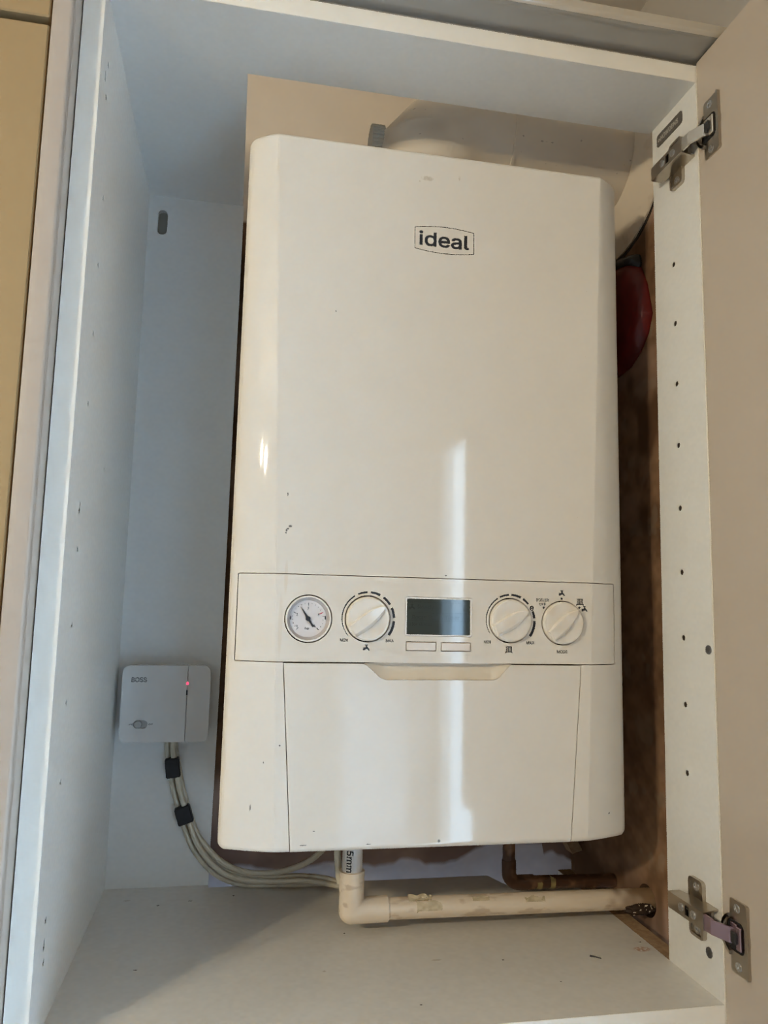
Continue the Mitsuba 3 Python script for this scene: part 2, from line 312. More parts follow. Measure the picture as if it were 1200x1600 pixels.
add(C + '__side_panel__shelf_pin_shade', plugs(0, -1, lh), 'hole_dark', False, kind='stuff'); add(C + '__side_panel_001__shelf_pin_shade', plugs(W, 1, rh), 'hole_dark', False, kind='stuff')  # dark plugs set into the drilled holes as their painted shade
# top panel with the notch for the flue, bottom panel with the pipe notches, back panel with the slot
tp = sg.Polygon([(0, 0), (W, 0), (W, 0.0865), (0.1218, 0.0865), (0.1205, D + 0.008), (0, D + 0.008)])
def slab(poly, z0, z1): return frame_map(ext(poly, z1 - z0), (0, 0, z0), (1, 0, 0), (0, 1, 0), (0, 0, 1))
add(C + '__top_panel', slab(tp, H, H + 0.018), 'laminate')
bp = sg.Polygon([(0, 0), (W, 0), (W, 0.300), (0.4790, 0.298), (0.4640, 0.339), (0.1182, 0.3405), (0.1182, D), (0, D)])
add(C + '__bottom_panel', slab(bp, -0.018, 0), 'laminate_floor')
kp = sg.Polygon([(0, 0), (0.1181, 0), (0.1206, 0.30), (0.1217, H), (0, H)])
kp = kp.difference(sg.LineString([(0.0183, 0.8175), (0.0183, 0.8390)]).buffer(0.0062))
add(C + '__back_panel', onfront(kp, D + 0.008, 0.008), 'laminate')
slot = sg.LineString([(0.0183, 0.8175), (0.0183, 0.8390)]).buffer(0.0061)
add(C + '__slot_cover', onfront(slot, D + 0.0078, 0.0008), 'slot_metal'); plabel(C + '__slot_cover', 'dull metal behind the slot')
eb = [(-0.0178, -0.0002, -0.018, 0.882), (W + 0.0002, W + 0.0178, -0.018, 0.882), (-0.0001, W + 0.0001, H + 0.0002, 0.8818), (-0.0001, W + 0.0001, -0.0178, -0.0002)]
for x0, x1, z0, z1 in eb: add(C + '__edge_band', cbox(x0, x1, -0.0007, 0.0001, z0, z1, 0.0002), 'edge_white', False)
# open door, hinged on the right, standing square to the front
DX, DXT = 0.5642, 0.022
dr_ = cbox(DX, DX + DXT, -0.600, -0.0016, -0.022, 0.884, 0.0006)
door = C + '__door'
scene[door] = mikit.ply(dr_, 'cashmere', smooth=20); plabel(door, 'beige door standing open')

def head(x, y, z, r=0.0037):
    cross = sg.box(-r * 0.62, -r * 0.13, r * 0.62, r * 0.13).union(sg.box(-r * 0.13, -r * 0.62, r * 0.13, r * 0.62)); cross = affinity.rotate(cross, 30 + 1000 * z, origin=(0, 0))
    return cat(onleft(disc(r), x, 0.0005, y, z), onleft(disc(r * 0.93).difference(cross), x - 0.0005, 0.0006, y, z))
def hinge(zc, link_mat, label, tilt):
    h = key(C + '__hinge')
    # mounting plate: cross shaped wings on the side panel with raised rims
    plate = [(-0.0445, -0.0255), (-0.0225, -0.0255), (-0.0225, 0.0255), (-0.0445, 0.0255)]
    pl = sg.Polygon(plate).buffer(-0.004).buffer(0.004, quad_segs=5)
    ms = [onleft(pl, W, 0.0022, 0, zc)]
    rim = pl.difference(pl.buffer(-0.0026)); ms.append(onleft(rim, W, 0.0038, 0, zc))
    ms.append(cbox(W - 0.0045, W, 0.010, 0.058, zc - 0.006, zc + 0.006, 0.001))
    scene[h] = mikit.ply(cat(*ms), 'nickel', smooth=25); plabel(h, label)
    for s in (-1, 1):
        sc = head(W - 0.0020, 0.0335, zc + s * 0.0185, 0.0042)
        add(h + '__screw', sc, 'screw_zinc', False)
    # arm: a folded channel, narrower at the back, with two screws and a dark slot
    x1 = W - 0.0032; x0 = W - 0.0165
    prof = [(-0.0025, -0.0075), (-0.058, -0.0072), (-0.058, 0.0072), (-0.0025, 0.0075)]
    arm = sg.Polygon(prof)
    dark = sg.box(-0.0305, -0.0042, -0.0245, 0.0042)
    top = onleft(arm.difference(dark), x0 + 0.0016, 0.0016, 0, zc)
    sides = [hull([(x0, 0.0025, zc + s * 0.0075), (x0, 0.058, zc + s * 0.0072), (x0, 0.0025, zc + s * 0.0061), (x0, 0.058, zc + s * 0.0058),
                   (x1 + 0.003, 0.0045, zc + s * 0.0090), (x1 + 0.003, 0.030, zc + s * 0.0090), (x1 - 0.002, 0.058, zc + s * 0.0074), (x1 + 0.003, 0.0045, zc + s * 0.0074),
                   (x1 + 0.003, 0.030, zc + s * 0.0074), (x1 - 0.002, 0.058, zc + s * 0.0058)]) for s in (-1, 1)]
    back = cbox(x0, x1 - 0.002, 0.0565, 0.058, zc - 0.0065, zc + 0.0065, 0.0003)
    add(h + '__arm', cat(top, *sides, back), 'nickel', 25)
    add(h + '__arm_slot', onleft(dark, x0 + 0.004, 0.001, 0, zc), 'tape_black', False)
    for yy in (0.0365, 0.0175):
        sc = head(x0, yy, zc + 0.0002)
        add(h + '__screw', sc, 'screw_zinc', False)
    # link from the arm into the cup on the door
    zc2 = zc + tilt
    a = [(x0 + 0.0005, 0.0025), (x0 + 0.0035, -0.0075), (x0 + 0.0085, -0.0170), (DX - 0.0010, -0.0270)]
    a = [(x0 + 0.0006, 0.0045), (x0 + 0.0022, -0.0050), (x0 + 0.0030, -0.0062), (x0 + 0.0105, -0.0180), (DX + 0.001, -0.0225)]
    pts = []; th = 0.0022
    lm = []
    hz = [0.0066, 0.0064, 0.0060, 0.0064, 0.0062]
    for k in range(len(a) - 1):
        (xa, ya), (xb, yb) = a[k], a[k + 1]
        lm.append(hull([(xa + dx, ya, zc + tilt * k / 4 + s * hz[k]) for dx in (0, th) for s in (-1, 1)] + [(xb + dx, yb, zc + tilt * (k + 1) / 4 + s * hz[k + 1]) for dx in (0, th) for s in (-1, 1)]))
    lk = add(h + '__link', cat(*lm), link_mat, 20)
    # cup: flange with two screws, round cup bulge and dark mouth, on the door's inner face
    fl = rrect(0.0135, -0.0295, 0.0375, 0.0295, 0.002)
    cupd = affinity.translate(disc(0.0178), 0.0205, 0)
    shape = fl.union(cupd)
    mouth = rrect(0.0095, -0.0125, 0.0318, 0.0125, 0.005)
    cup = [onleft(shape.difference(mouth), DX, 0.0016, 0, zc2), onleft(fl.intersection(sg.box(0.0345, -1, 0.0376, 1)), DX, 0.0030, 0, zc2)]
    cup.append(onleft(affinity.translate(disc(0.0180, 16).difference(disc(0.0152, 16)), 0.0205, 0).intersection(sg.box(-1, -1, 0.0140, 1)), DX, 0.0034, 0, zc2))
    add(h + '__cup', cat(*cup), 'nickel', 20)
    add(h + '__cup_mouth', onleft(mouth.buffer(0.0003), DX, 0.0004, 0, zc2), 'tape_black', False)
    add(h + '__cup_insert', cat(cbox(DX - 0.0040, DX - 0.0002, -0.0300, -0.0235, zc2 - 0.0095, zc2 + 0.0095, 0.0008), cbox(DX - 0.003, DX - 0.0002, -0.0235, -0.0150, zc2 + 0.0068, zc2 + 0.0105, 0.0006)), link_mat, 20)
    add(h + '__damper', cbox(DX - 0.0062, DX - 0.0010, -0.0262, -0.0195, zc2 - 0.0048, zc2 + 0.0048, 0.0008), 'black_plastic', 20)
    for s in (-1, 1):
        sc = head(DX - 0.0014, -0.0235, zc2 + s * 0.0232)
        add(h + '__screw', sc, 'screw_zinc', False)
hinge(0.7965, 'nickel_light', 'upper steel hinge', 0.0045)
hinge(0.0672, 'mauve_reflection', 'lower steel hinge with a mauve reflection painted on its link', -0.0035)
# screw heads on the right side panel and the small badge under the top
def cross_screw(y, z, r):
    head = disc(r).difference(sg.box(-r * 0.6, -r * 0.16, r * 0.6, r * 0.16)).difference(sg.box(-r * 0.16, -r * 0.6, r * 0.16, r * 0.6))
    return cat(onleft(head, W, 0.0008, y, z), onleft(disc(r * 0.9), W, 0.0002, y, z))
for y, z in ((0.0068, 0.3015), (0.0195, 0.0342)): add(C + '__panel_screw', cross_screw(y, z, 0.0046 if z < 0.1 else 0.0042), 'screw_grey', False)
bd = add(C + '__badge', onleft(rrect(-0.0715, 0.8372, -0.0237, 0.8512, 0.0035), W, 0.0009), 'badge_brown', False); plabel(bd, 'small dark badge with pale lettering')
add(bd + '__lettering', text('HOWDENS', 0.0052, (W - 0.0009, 0.0640, 0.8416), LEFTW, 0.0335, bold=True), 'badge_print', False)
add(bd + '__emblem', onleft(affinity.translate(disc(0.0017).difference(disc(0.0009)), -0.0670, 0.8440), W - 0.0009, 0.0002), 'badge_print', False)

# cornice along the top of the cupboards and the filler panels above it
thing('cornice', 'glossy beige cornice strip with shade painted on its underside, above the cupboard opening', 'cornice')
def along_x(poly): return frame_map(ext(poly, 0.617), (-0.0185, 0, 0), (0, 1, 0), (0, 0, 1), (1, 0, 0))
under = sg.Polygon([(0.004, 0.8870), (-0.0255, 0.8870), (-0.0290, 0.8874), (-0.0318, 0.8886), (-0.0318, 0.8925), (0.02, 0.8925), (0.02, 0.8825), (0.004, 0.8825)])
front = sg.Polygon([(-0.0320, 0.8886), (-0.0338, 0.8900), (-0.0350, 0.8930), (-0.0350, 0.8990), (-0.0335, 0.9005), (0.02, 0.9005), (0.02, 0.8928), (-0.0320, 0.8928)])
add('cornice__front_edge', along_x(front), 'cashmere_gloss', 40)
add('cornice__underside', along_x(under), 'cornice_shade', 40); plabel('cornice__underside', 'glossy underside with its shade painted in as grey')

# ------------------------------------------------------------------ boiler
thing('boiler', 'white wall-hung gas boiler with dials and a small screen, inside the cupboard', 'boiler')
B = 'boiler'
BX0, BX1, BZ0, BZ1, BY, BYB = 0.1278, 0.5342, 0.1103, 0.8095, 0.0913, 0.369
def yfront(x, z):
    xl = BX0 + 0.0280 + (0.8035 - z) * 0.033; xr = BX1 - 0.0282 - (0.8035 - z) * 0.033
    t = np.clip(np.maximum((xl - x) / (xl - BX0), (x - xr) / (BX1 - xr)), 0, 1)
    y = BY + 0.0190 * (0.654 * t + 0.346 * t**2)
    r = 0.0075
    cx, cz, hx, hz = (BX0 + BX1) / 2, (BZ0 + BZ1) / 2, (BX1 - BX0) / 2 - r, (BZ1 - BZ0) / 2 - r
    qx, qz = np.abs(x - cx) - hx, np.abs(z - cz) - hz
    sd = np.hypot(np.maximum(qx, 0), np.maximum(qz, 0)) + np.minimum(np.maximum(qx, qz), 0) - r     # < 0 inside
    R = 0.0050; d = np.clip(-sd, 0, R)
    return y + R - np.sqrt(np.maximum(R * R - (R - d)**2, 0))
OUT = rrect(BX0, BZ0, BX1, BZ1, 0.0075)
def lines(a, b, step, fine):
    s = [np.arange(a, b, step)]
    for lo, hi, st in fine: s.append(np.arange(max(lo, a), min(hi, b), st))
    q = np.unique(np.round(np.concatenate(s + [[a, b]]), 5)); keep = [q[0]]
    for v in q[1:]:
        if v - keep[-1] > 0.0005: keep.append(v)
    return np.array(keep)
def piece(poly, skirt=0.010, fn=yfront, off=0.0):
    """front sheet over poly (x, z) that follows fn, with its edges folded back by skirt"""
    x0, z0, x1, z1 = poly.bounds
    xs = lines(x0, x1, 0.004, [(BX0, BX0 + 0.009, 0.0009), (BX1 - 0.009, BX1, 0.0009), (BX0 + 0.026, BX0 + 0.054, 0.0012), (BX1 - 0.054, BX1 - 0.025, 0.0012)])
    zs = lines(z0, z1, 0.006, [(BZ0, BZ0 + 0.009, 0.0009), (BZ1 - 0.009, BZ1, 0.0009)])
    gx, gz = np.meshgrid(np.arange(len(xs) - 1), np.arange(len(zs) - 1), indexing='ij'); gx, gz = gx.ravel(), gz.ravel()
    cells = shapely.box(xs[gx], zs[gz], xs[gx + 1], zs[gz + 1])
    shapely.prepare(poly)
    full = shapely.contains_properly(poly, cells) | shapely.covers(poly, cells); part = shapely.intersects(poly, cells) & ~full
    V, F = [], []
    V = [np.stack([np.repeat(xs, len(zs)), np.tile(zs, len(xs))], 1)]; n = len(xs) * len(zs); L = len(zs)
    i, j = gx[full], gz[full]; a = i * L + j
    F = [np.stack([a, a + L, a + L + 1], 1), np.stack([a, a + L + 1, a + 1], 1)]
    for c in np.nonzero(part)[0]:
        g = poly.intersection(cells[c])
        for q in getattr(g, 'geoms', [g]):
            if q.geom_type != 'Polygon' or q.area < 1e-12: continue
            v, f = trimesh.creation.triangulate_polygon(q, engine='earcut')
            V.append(v); F.append(f + n); n += len(v)
    V2, F = np.vstack(V), np.vstack(F)
    V3 = np.stack([V2[:, 0], fn(V2[:, 0], V2[:, 1]) + off, V2[:, 1]], 1)
    front = trimesh.Trimesh(V3, F, process=False)
    nz = front.face_normals[:, 1]; fl = front.faces.copy(); fl[nz > 0] = fl[nz > 0][:, ::-1]; front.faces = fl
    front.merge_vertices(); front.update_faces(front.nondegenerate_faces()); front.remove_unreferenced_vertices()
    sk = []
    for ring in [poly.exterior, *poly.interiors]:
        r = np.array(shapely.segmentize(ring, 0.003).coords)
        y = fn(r[:, 0], r[:, 1]) + off; k = len(r)
        v = np.vstack([np.stack([r[:, 0], y, r[:, 1]], 1), np.stack([r[:, 0], y + skirt, r[:, 1]], 1)])
        a = np.arange(k - 1); f = np.vstack([np.stack([a, a + 1, a + 1 + k], 1), np.stack([a, a + 1 + k, a + k], 1)])
        sk.append(trimesh.Trimesh(v, f, process=False))
    return cat(front, *sk)
# casing behind the fronts
cas = onfront(rrect(BX0 + 0.0005, BZ0 + 0.0005, BX1 - 0.0005, BZ1 - 0.0005, 0.0075), BYB, BYB - 0.1170)
add(B + '__casing', cas, 'boiler_inner', 30)
sides = onfront(OUT.difference(OUT.buffer(-0.0012)), BYB, BYB - 0.1180); add(B + '__side_shell', sides, 'boiler_white', 30)
FX0, FX1, FZ0, FZ1 = 0.1358, 0.5200, 0.2812, 0.3630
FAS = rrect(FX0, FZ0, FX1, FZ1, 0.0012)
FLAP = sg.Polygon([(0.1806, 0.2804), (0.2562, 0.2804), (0.2590, 0.2790), (0.2735, 0.2668), (0.2775, 0.2654), (0.3865, 0.2656), (0.3905, 0.2670), (0.4015, 0.2788), (0.4040, 0.2804), (0.4777, 0.2804), (0.4652, BZ0), (0.1929, BZ0)])
g = 0.00045
SCOOP = sg.Polygon([(0.2562, 0.2808), (0.2590, 0.2790), (0.2735, 0.2668), (0.2775, 0.2654), (0.3865, 0.2656), (0.3905, 0.2670), (0.4015, 0.2788), (0.4040, 0.2808)])
cover = OUT.difference(FAS.buffer(g)).difference(FLAP.union(SCOOP).buffer(g)).difference(sg.box(0.1806, 0.279, 0.4777, 0.2815))
for q in sorted(getattr(cover, 'geoms', [cover]), key=lambda q: -q.area)[:1]: add(B + '__front_cover', piece(q, 0.022), 'boiler_white', 30)
KN = [(0.2592, 0.3225, 36), (0.4026, 0.3236, 28), (0.4580, 0.3222, 41)]
GA = (0.2024, 0.3215)
LCD = (0.2958, 0.3068, 0.3635, 0.3446)
BT = [(0.2976, 0.2932, 0.3268, 0.3011), (0.3325, 0.2931, 0.3617, 0.3009)]
fas = FAS.buffer(-g * 0.5)
for x, z, a in KN: fas = fas.difference(affinity.translate(disc(0.0223, 16), x, z))
fas = fas.difference(affinity.translate(disc(0.0227, 16), *GA)).difference(rrect(*LCD, 0.002))
for b in BT: fas = fas.difference(rrect(b[0] - 0.0006, b[1] - 0.0006, b[2] + 0.0006, b[3] + 0.0006, 0.0010))
fp = add(B + '__control_panel', piece(fas, 0.012), 'boiler_white', 30)
add(B + '__control_panel__tray', box(FX0 + 0.004, FX1 - 0.004, 0.1045, 0.1080, FZ0 + 0.002, FZ1 - 0.002), 'black_plastic', False)
FL = FLAP.buffer(-g * 0.5)
flp = add(B + '__flap', piece(FL, 0.010), 'boiler_white', 30)
def scoop_y(x, z):
    bot = sg.LineString([(0.2562, 0.2808), (0.2590, 0.2790), (0.2735, 0.2668), (0.2775, 0.2654), (0.3865, 0.2656), (0.3905, 0.2670), (0.4015, 0.2788), (0.4040, 0.2808)])
    d = shapely.distance(bot, shapely.points(x, z)); t = np.clip(d / 0.014, 0, 1)
    return BY + 0.0008 + 0.0095 * np.sin(t * np.pi / 2)
add(B + '__flap__finger_grip', piece(SCOOP, 0.001, scoop_y), 'scoop_white', 40); plabel(B + '__flap__finger_grip', 'hollow finger grip at the top of the flap')

# knobs
def knob(x, z, ang, nm):
    base = [(0, 0.0050), (0.0120, 0.0053), (0.0172, 0.0060), (0.0196, 0.0056), (0.0207, 0.0042), (0.0212, 0.0015), (0.0212, -0.010), (0, -0.010)]
    ca, sa = math.cos(math.radians(ang)), math.sin(math.radians(ang))
    R = 0.0212
    def P(a, b, s=1.0, h=0.0): # along the pointer, across
        return (x + R * (a * ca - b * sa), BY - h, z + R * (a * sa + b * ca))
    up = [(0.94, 0.02), (0.75, 0.13), (0.4, 0.22), (0, 0.25), (-0.5, 0.235), (-0.94, 0.22)]
    dn = [(-0.94, -0.26), (-0.5, -0.29), (0, -0.28), (0.4, -0.22), (0.75, -0.12)]
    lo = [P(a, b * 1.35 - 0.02, h=0.0045) for a, b in up + dn]
    hi = [P(a * 0.965, b, h=0.0104 - 0.0024 * max(0, a)) for a, b in up + [(a, b * 0.8 + 0.02) for a, b in dn]]
    ridge = hull(lo + hi)
    return cat(lathe(base, (x, BY, z), *FRONT, 72), ridge)
for (x, z, a) in KN: add(B + '__knob', knob(x, z, a, 'knob'), 'knob_white', 35)

# pressure gauge
gx, gz = GA
GB = B + '__pressure_gauge'
scene[GB] = mikit.ply(lathe([(0.0200, -0.0020), (0.0200, 0.0008), (0.0203, 0.0013), (0.0212, 0.0013), (0.0217, 0.0006), (0.0217, -0.010), (0.0200, -0.010), (0.0200, -0.0020)], (gx, BY, gz), *FRONT, 72), 'bezel_white', smooth=30)
plabel(GB, 'round pressure gauge with a black needle')
add(GB + '__dial', onfront(affinity.translate(disc(0.0186, 16), gx, gz), BY + 0.0050, 0.0008), 'dial_grey', False)
add(GB + '__dial_rim', lathe([(0.0201, 0.0004), (0.0201, -0.006), (0.0170, -0.006), (0.0174, -0.0040), (0.0186, -0.0022), (0.0201, 0.0004)], (gx, BY, gz), *FRONT, 72), 'gauge_wall', 30)
YD = BY + 0.0041
def pol(r, a): return (r * math.cos(math.radians(a)), r * math.sin(math.radians(a)))
ticks = []
for k in range(21):
    a = 224 - k * 13.45
    if k == 15: continue
    big = k % 5 == 0
    ticks.append(sg.LineString([pol(0.0150, a), pol(0.0124 if big else 0.0140, a)]).buffer(0.00032 if big else 0.00021, cap_style=2))
add(GB + '__ticks', onfront(affinity.translate(shapely.union_all(ticks), gx, gz), YD, 0.0001), 'print_black', False)
add(GB + '__red_mark', onfront(affinity.translate(sg.LineString([pol(0.0156, 23), pol(0.0118, 23)]).buffer(0.00035, cap_style=2), gx, gz), YD, 0.0001), 'print_red', False)
for s, px, pz in (('0', -0.0105, -0.0082), ('1', -0.0103, 0.0026), ('2', 0.0, 0.0086), ('3', 0.0098, 0.0028), ('4', 0.0066, -0.0079), ('bar', -0.0005, -0.0102)):
    add(GB + '__number', text(s, 0.0021, (gx + px, YD, gz + pz), FRONT, d=0.0001, center=True), 'print_black', False)
nd = sg.Polygon([pol(0.0138, 123), (pol(0.0030, 123)[0] + 0.0008, pol(0.0030, 123)[1] + 0.0006), pol(0.0012, 33), (pol(0.0062, -57)[0] + 0.0008, pol(0.0062, -57)[1] + 0.0005),
                 (pol(0.0092, -55)[0] + 0.0012, pol(0.0092, -55)[1] + 0.0008), (pol(0.0092, -55)[0] - 0.0008, pol(0.0092, -55)[1] - 0.0006), pol(0.0058, -63), pol(0.0012, 213), (pol(0.0030, 123)[0] - 0.0008, pol(0.0030, 123)[1] - 0.0006)])
nd = nd.union(disc(0.0023))
add(GB + '__needle', onfront(affinity.translate(nd, gx, gz), BY + 0.0030, 0.0006), 'print_black', False)
for a in (4, 178): add(GB + '__side_clip', onfront(affinity.translate(sg.LineString([pol(0.0164, a - 4), pol(0.0164, a + 4)]).buffer(0.0005), gx, gz), BY + 0.0035, 0.0006), 'print_black', False)

# screen and buttons
l0, b0, l1, b1 = LCD
LB = B + '__display'
fr = rrect(l0 + 0.0003, b0 + 0.0003, l1 - 0.0003, b1 - 0.0003, 0.0018).difference(rrect(l0 + 0.0017, b0 + 0.0016, l1 - 0.0020, b1 - 0.0018, 0.0008))
scene[LB] = mikit.ply(onfront(fr, BY + 0.006, 0.0062), 'bezel_white', smooth=False); plabel(LB, 'small rectangular dark screen in a pale frame')
add(LB + '__screen', onfront(rrect(l0 + 0.0015, b0 + 0.0014, l1 - 0.0018, b1 - 0.0016, 0.0008), BY + 0.0030, 0.0020), 'lcd', False)
YL = BY + 0.0010
def tap(s=1.0):
    return affinity.scale(shapely.union_all([sg.box(-0.22, 0.36, 0.22, 0.50), sg.box(-0.07, 0.0, 0.07, 0.45), sg.Polygon([(-0.16, 0.1), (0.16, 0.1), (0.10, 0.28), (-0.10, 0.28)]),
                                             sg.Polygon([(-0.48, -0.28), (-0.22, -0.28), (-0.10, -0.12), (0.12, -0.12), (0.34, -0.34), (0.46, -0.28), (0.36, -0.02), (0.16, 0.12), (-0.30, 0.10), (-0.48, 0.10)])]), s, s, origin=(0, 0))
def rad(s=1.0):
    g_ = [sg.box(-0.40 + k * 0.16, -0.30, -0.40 + k * 0.16 + 0.095, 0.48) for k in range(6)] + [sg.box(-0.42, 0.40, 0.46, 0.50), sg.box(-0.52, -0.36, 0.56, -0.24), sg.box(-0.52, -0.50, -0.42, -0.24), sg.box(0.46, -0.50, 0.56, -0.24)]
    return affinity.scale(shapely.union_all(g_), s, s, origin=(0, 0))
for s, px, pz, h in (('Ready', 0.3085, 0.3330, 0.0042), ('Room Stat & Timer', 0.3030, 0.3232, 0.0040), ('Hot Water', 0.3010, 0.3168, 0.0034)):
    add(LB + '__screen_text', text(s, h, (px, YL, pz), FRONT, d=0.0001, bold=False), 'lcd_ink', False)
add(LB + '__screen_line', cat(*[onfront(sg.box(0.2985, z - 0.00012, 0.3605, z + 0.00012), YL, 0.0001) for z in (0.3395, 0.3293, 0.3218)], onfront(sg.box(0.3270, 0.3293, 0.3273, 0.3395), YL, 0.0001)), 'lcd_ink', False)
add(LB + '__screen_symbol', onfront(affinity.translate(tap(0.0065), 0.3028, 0.3345), YL, 0.0001), 'lcd_ink', False)
for b in BT: add(B + '__button', cbox(b[0], b[2], BY - 0.0006, BY + 0.010, b[1], b[3], 0.0005), 'button_white', 20)
# print on the control panel
YP = BY + 0.00003
def pf(poly, name='print', mat='print_black', d=0.00018):
    return add(B + '__control_panel__' + name, onfront(poly, YP, d), mat, False)
def arc(x, z, r0, r1, a0, a1, n=24):
    """ring sector, r0/r1 at either end = (inner, outer)"""
    t = np.linspace(0, 1, n); a = np.radians(a0 + (a1 - a0) * t); ri = r0[0] + (r1[0] - r0[0]) * t; ro = r0[1] + (r1[1] - r0[1]) * t
    return sg.Polygon(list(zip(x + ri * np.cos(a), z + ri * np.sin(a))) + list(zip(x + ro * np.cos(a), z + ro * np.sin(a)))[::-1])
def arcs(x, z, lst):
    for k, (a0, a1, w0, w1) in enumerate(lst): pf(arc(x, z, (0.0244, 0.0244 + w0), (0.0244, 0.0244 + w1), a0, a1), 'scale_mark')
arcs(KN[0][0], KN[0][1], [(222, 121, 0.0005, 0.0014), (113, 92, 0.0016, 0.0019), (84.5, 63, 0.0020, 0.0022), (54, 33, 0.0022, 0.0023), (25, 3, 0.0023, 0.0024), (-4, -36, 0.0024, 0.0025)])
arcs(KN[1][0], KN[1][1], [(213, 121, 0.0005, 0.0012), (115, 93, 0.0016, 0.0019), (87, 64, 0.0020, 0.0022), (58, 41, 0.0022, 0.0016), (22, 6, 0.0022, 0.0023), (0, -36, 0.0024, 0.0025)])
def ptext(s, h, x, z, w=None, c=True): add(B + '__control_panel__lettering', text(s, h, (x, YP, z), FRONT, w, d=0.00018, center=c), 'print_black', False)
ptext('MIN', 0.0030, 0.2367, 0.3006, 0.0072); ptext('MAX', 0.0030, 0.2812, 0.3006, 0.0080)
ptext('MIN', 0.0030, 0.3793, 0.3009, 0.0068); ptext('MAX', 0.0030, 0.4238, 0.3006, 0.0082)
ptext('e', 0.0058, 0.4254, 0.3342); ptext('BOILER', 0.0027, 0.4370, 0.3434, 0.0137); ptext('OFF', 0.0027, 0.4368, 0.3392, 0.0072); ptext('MODE', 0.0030, 0.4575, 0.2922, 0.0112)
def mv(p, x, z): return affinity.translate(p, x, z)
dia = sg.Polygon([(0.0013, 0), (0, 0.0014), (-0.0013, 0), (0, -0.0014)])
pf(mv(tap(0.0068), 0.2586, 0.2948), 'tap_symbol'); pf(mv(rad(0.0068), 0.4012, 0.2948), 'radiator_symbol'); pf(mv(dia, 0.4381, 0.3372), 'dot')
pf(mv(tap(0.0068), 0.4577, 0.3515), 'tap_symbol'); pf(mv(sg.box(-0.0010, -0.001, 0.001, 0.001), 0.4573, 0.3465), 'dot')
pf(mv(rad(0.0072), 0.4768, 0.3434), 'radiator_symbol'); pf(mv(dia, 0.4764, 0.3380), 'dot'); pf(mv(tap(0.0068), 0.4820, 0.3362), 'tap_symbol')
# brand panel near the top
LG = B + '__logo'
def bow(c0, c1, h, n=16):
    t = np.linspace(0, 1, n); return [(c0[0] + (c1[0] - c0[0]) * k, c0[1] + (c1[1] - c0[1]) * k + h * 4 * k * (1 - k)) for k in t]
lo = sg.Polygon(bow((0.2984, 0.7252), (0.3624, 0.7252), 0.0030) + bow((0.3624, 0.7017), (0.2984, 0.7017), -0.0030)).buffer(-0.001).buffer(0.001)
scene[LG] = mikit.ply(onfront(lo.difference(lo.buffer(-0.0006)), YP, 0.0002), 'print_black', smooth=False); plabel(LG, 'bowed outline with the dark word in it')
add(LG + '__lettering', text('ideal', 0.0146, (0.3034, YP, 0.7062), FRONT, 0.0535, d=0.0002), 'print_black', False)

# ------------------------------------------------------------------ flue on top of the boiler
thing('flue', 'dusty white flue elbow and duct running right from the boiler top to the wall', 'flue pipe')
fy, fz, fr_ = 0.226, 0.9140, 0.0635
ex = 0.3430
ring = []
for c, ang in (((ex, fy, 0.9000), 0), ((0.3625, fy, 0.9040), 42), ((0.3730, fy, 0.9110), 72), ((0.3860, fy, fz), 90)):
    c = np.array(c); ang = math.radians(ang); d = np.array([math.sin(ang), 0, math.cos(ang)])
    ring.append(tube([c - d * 0.002, c + d * 0.002], 0.0640, 64))
segs = [m3.Manifold.batch_hull([man(ring[i]), man(ring[i + 1])]) for i in range(3)]
elb = segs[0] + segs[1] + segs[2]
ring2 = []
for k in range(7):
    ang = k / 6 * math.pi / 2; d = np.array([math.sin(ang), 0, math.cos(ang)])
    c = np.array([ex + 0.062 * (1 - math.cos(ang)), fy, 0.852 + 0.062 * math.sin(ang)]); ring2.append(man(tube([c - d * 0.003, c + d * 0.003], 0.0640, 64)))
for k in range(6): elb = elb + m3.Manifold.batch_hull([ring2[k], ring2[k + 1]])
elb = elb + man(cyl((ex, fy, BZ1 + 0.0002), (ex, fy, 0.9000), 0.0640, 64)) + man(cyl((0.386, fy, fz), (0.4385, fy, fz), 0.0640, 64)) + man(cyl((0.4355, fy, fz), (0.4385, fy, fz), 0.0652, 64))
add('flue__elbow', tm(elb), 'flue_white', 40)
add('flue__duct', cyl((0.4300, fy, fz), (RX, fy, fz), 0.0622, 64), 'flue_white', 40)
add('flue__wall_collar', lathe([(0.0628, 0.0), (0.0628, 0.010), (0.0660, 0.0125), (0.120, 0.0045), (0.1265, 0.0025), (0.1268, 0)], (RX, fy, fz), *LEFTW, 72), 'collar_white', 40)
rk = np.random.RandomState(11); an = np.linspace(0, 2 * np.pi, 120, endpoint=False); rr = 0.1290 + 0.0035 * meshkit.noise(np.stack([np.cos(an) * 4, np.sin(an) * 4, an * 0], 1), 2)
cr = sg.Polygon(np.stack([rr * np.cos(an), rr * np.sin(an)], 1)).difference(disc(0.1262, 30))
add('flue__crack', onleft(cr, RX, 0.0006, fy, fz), 'hole_dark', False); plabel('flue__crack', 'dark cracked rim around the wall collar')
rc = [cyl((0.2700, fy - 0.004, 0.8965), (0.2860, fy - 0.004, 0.8965), 0.0205, 40)]
for k in range(28):
    an = 2 * math.pi * k / 28; rc.append(cyl((0.2702, fy - 0.004 + 0.0203 * math.cos(an), 0.8965 + 0.0203 * math.sin(an)), (0.2858, fy - 0.004 + 0.0203 * math.cos(an), 0.8965 + 0.0203 * math.sin(an)), 0.0013, 6))
add('flue__test_cap', cat(*rc), 'seal_grey', 40); plabel('flue__test_cap', 'ribbed grey cap on the elbow')

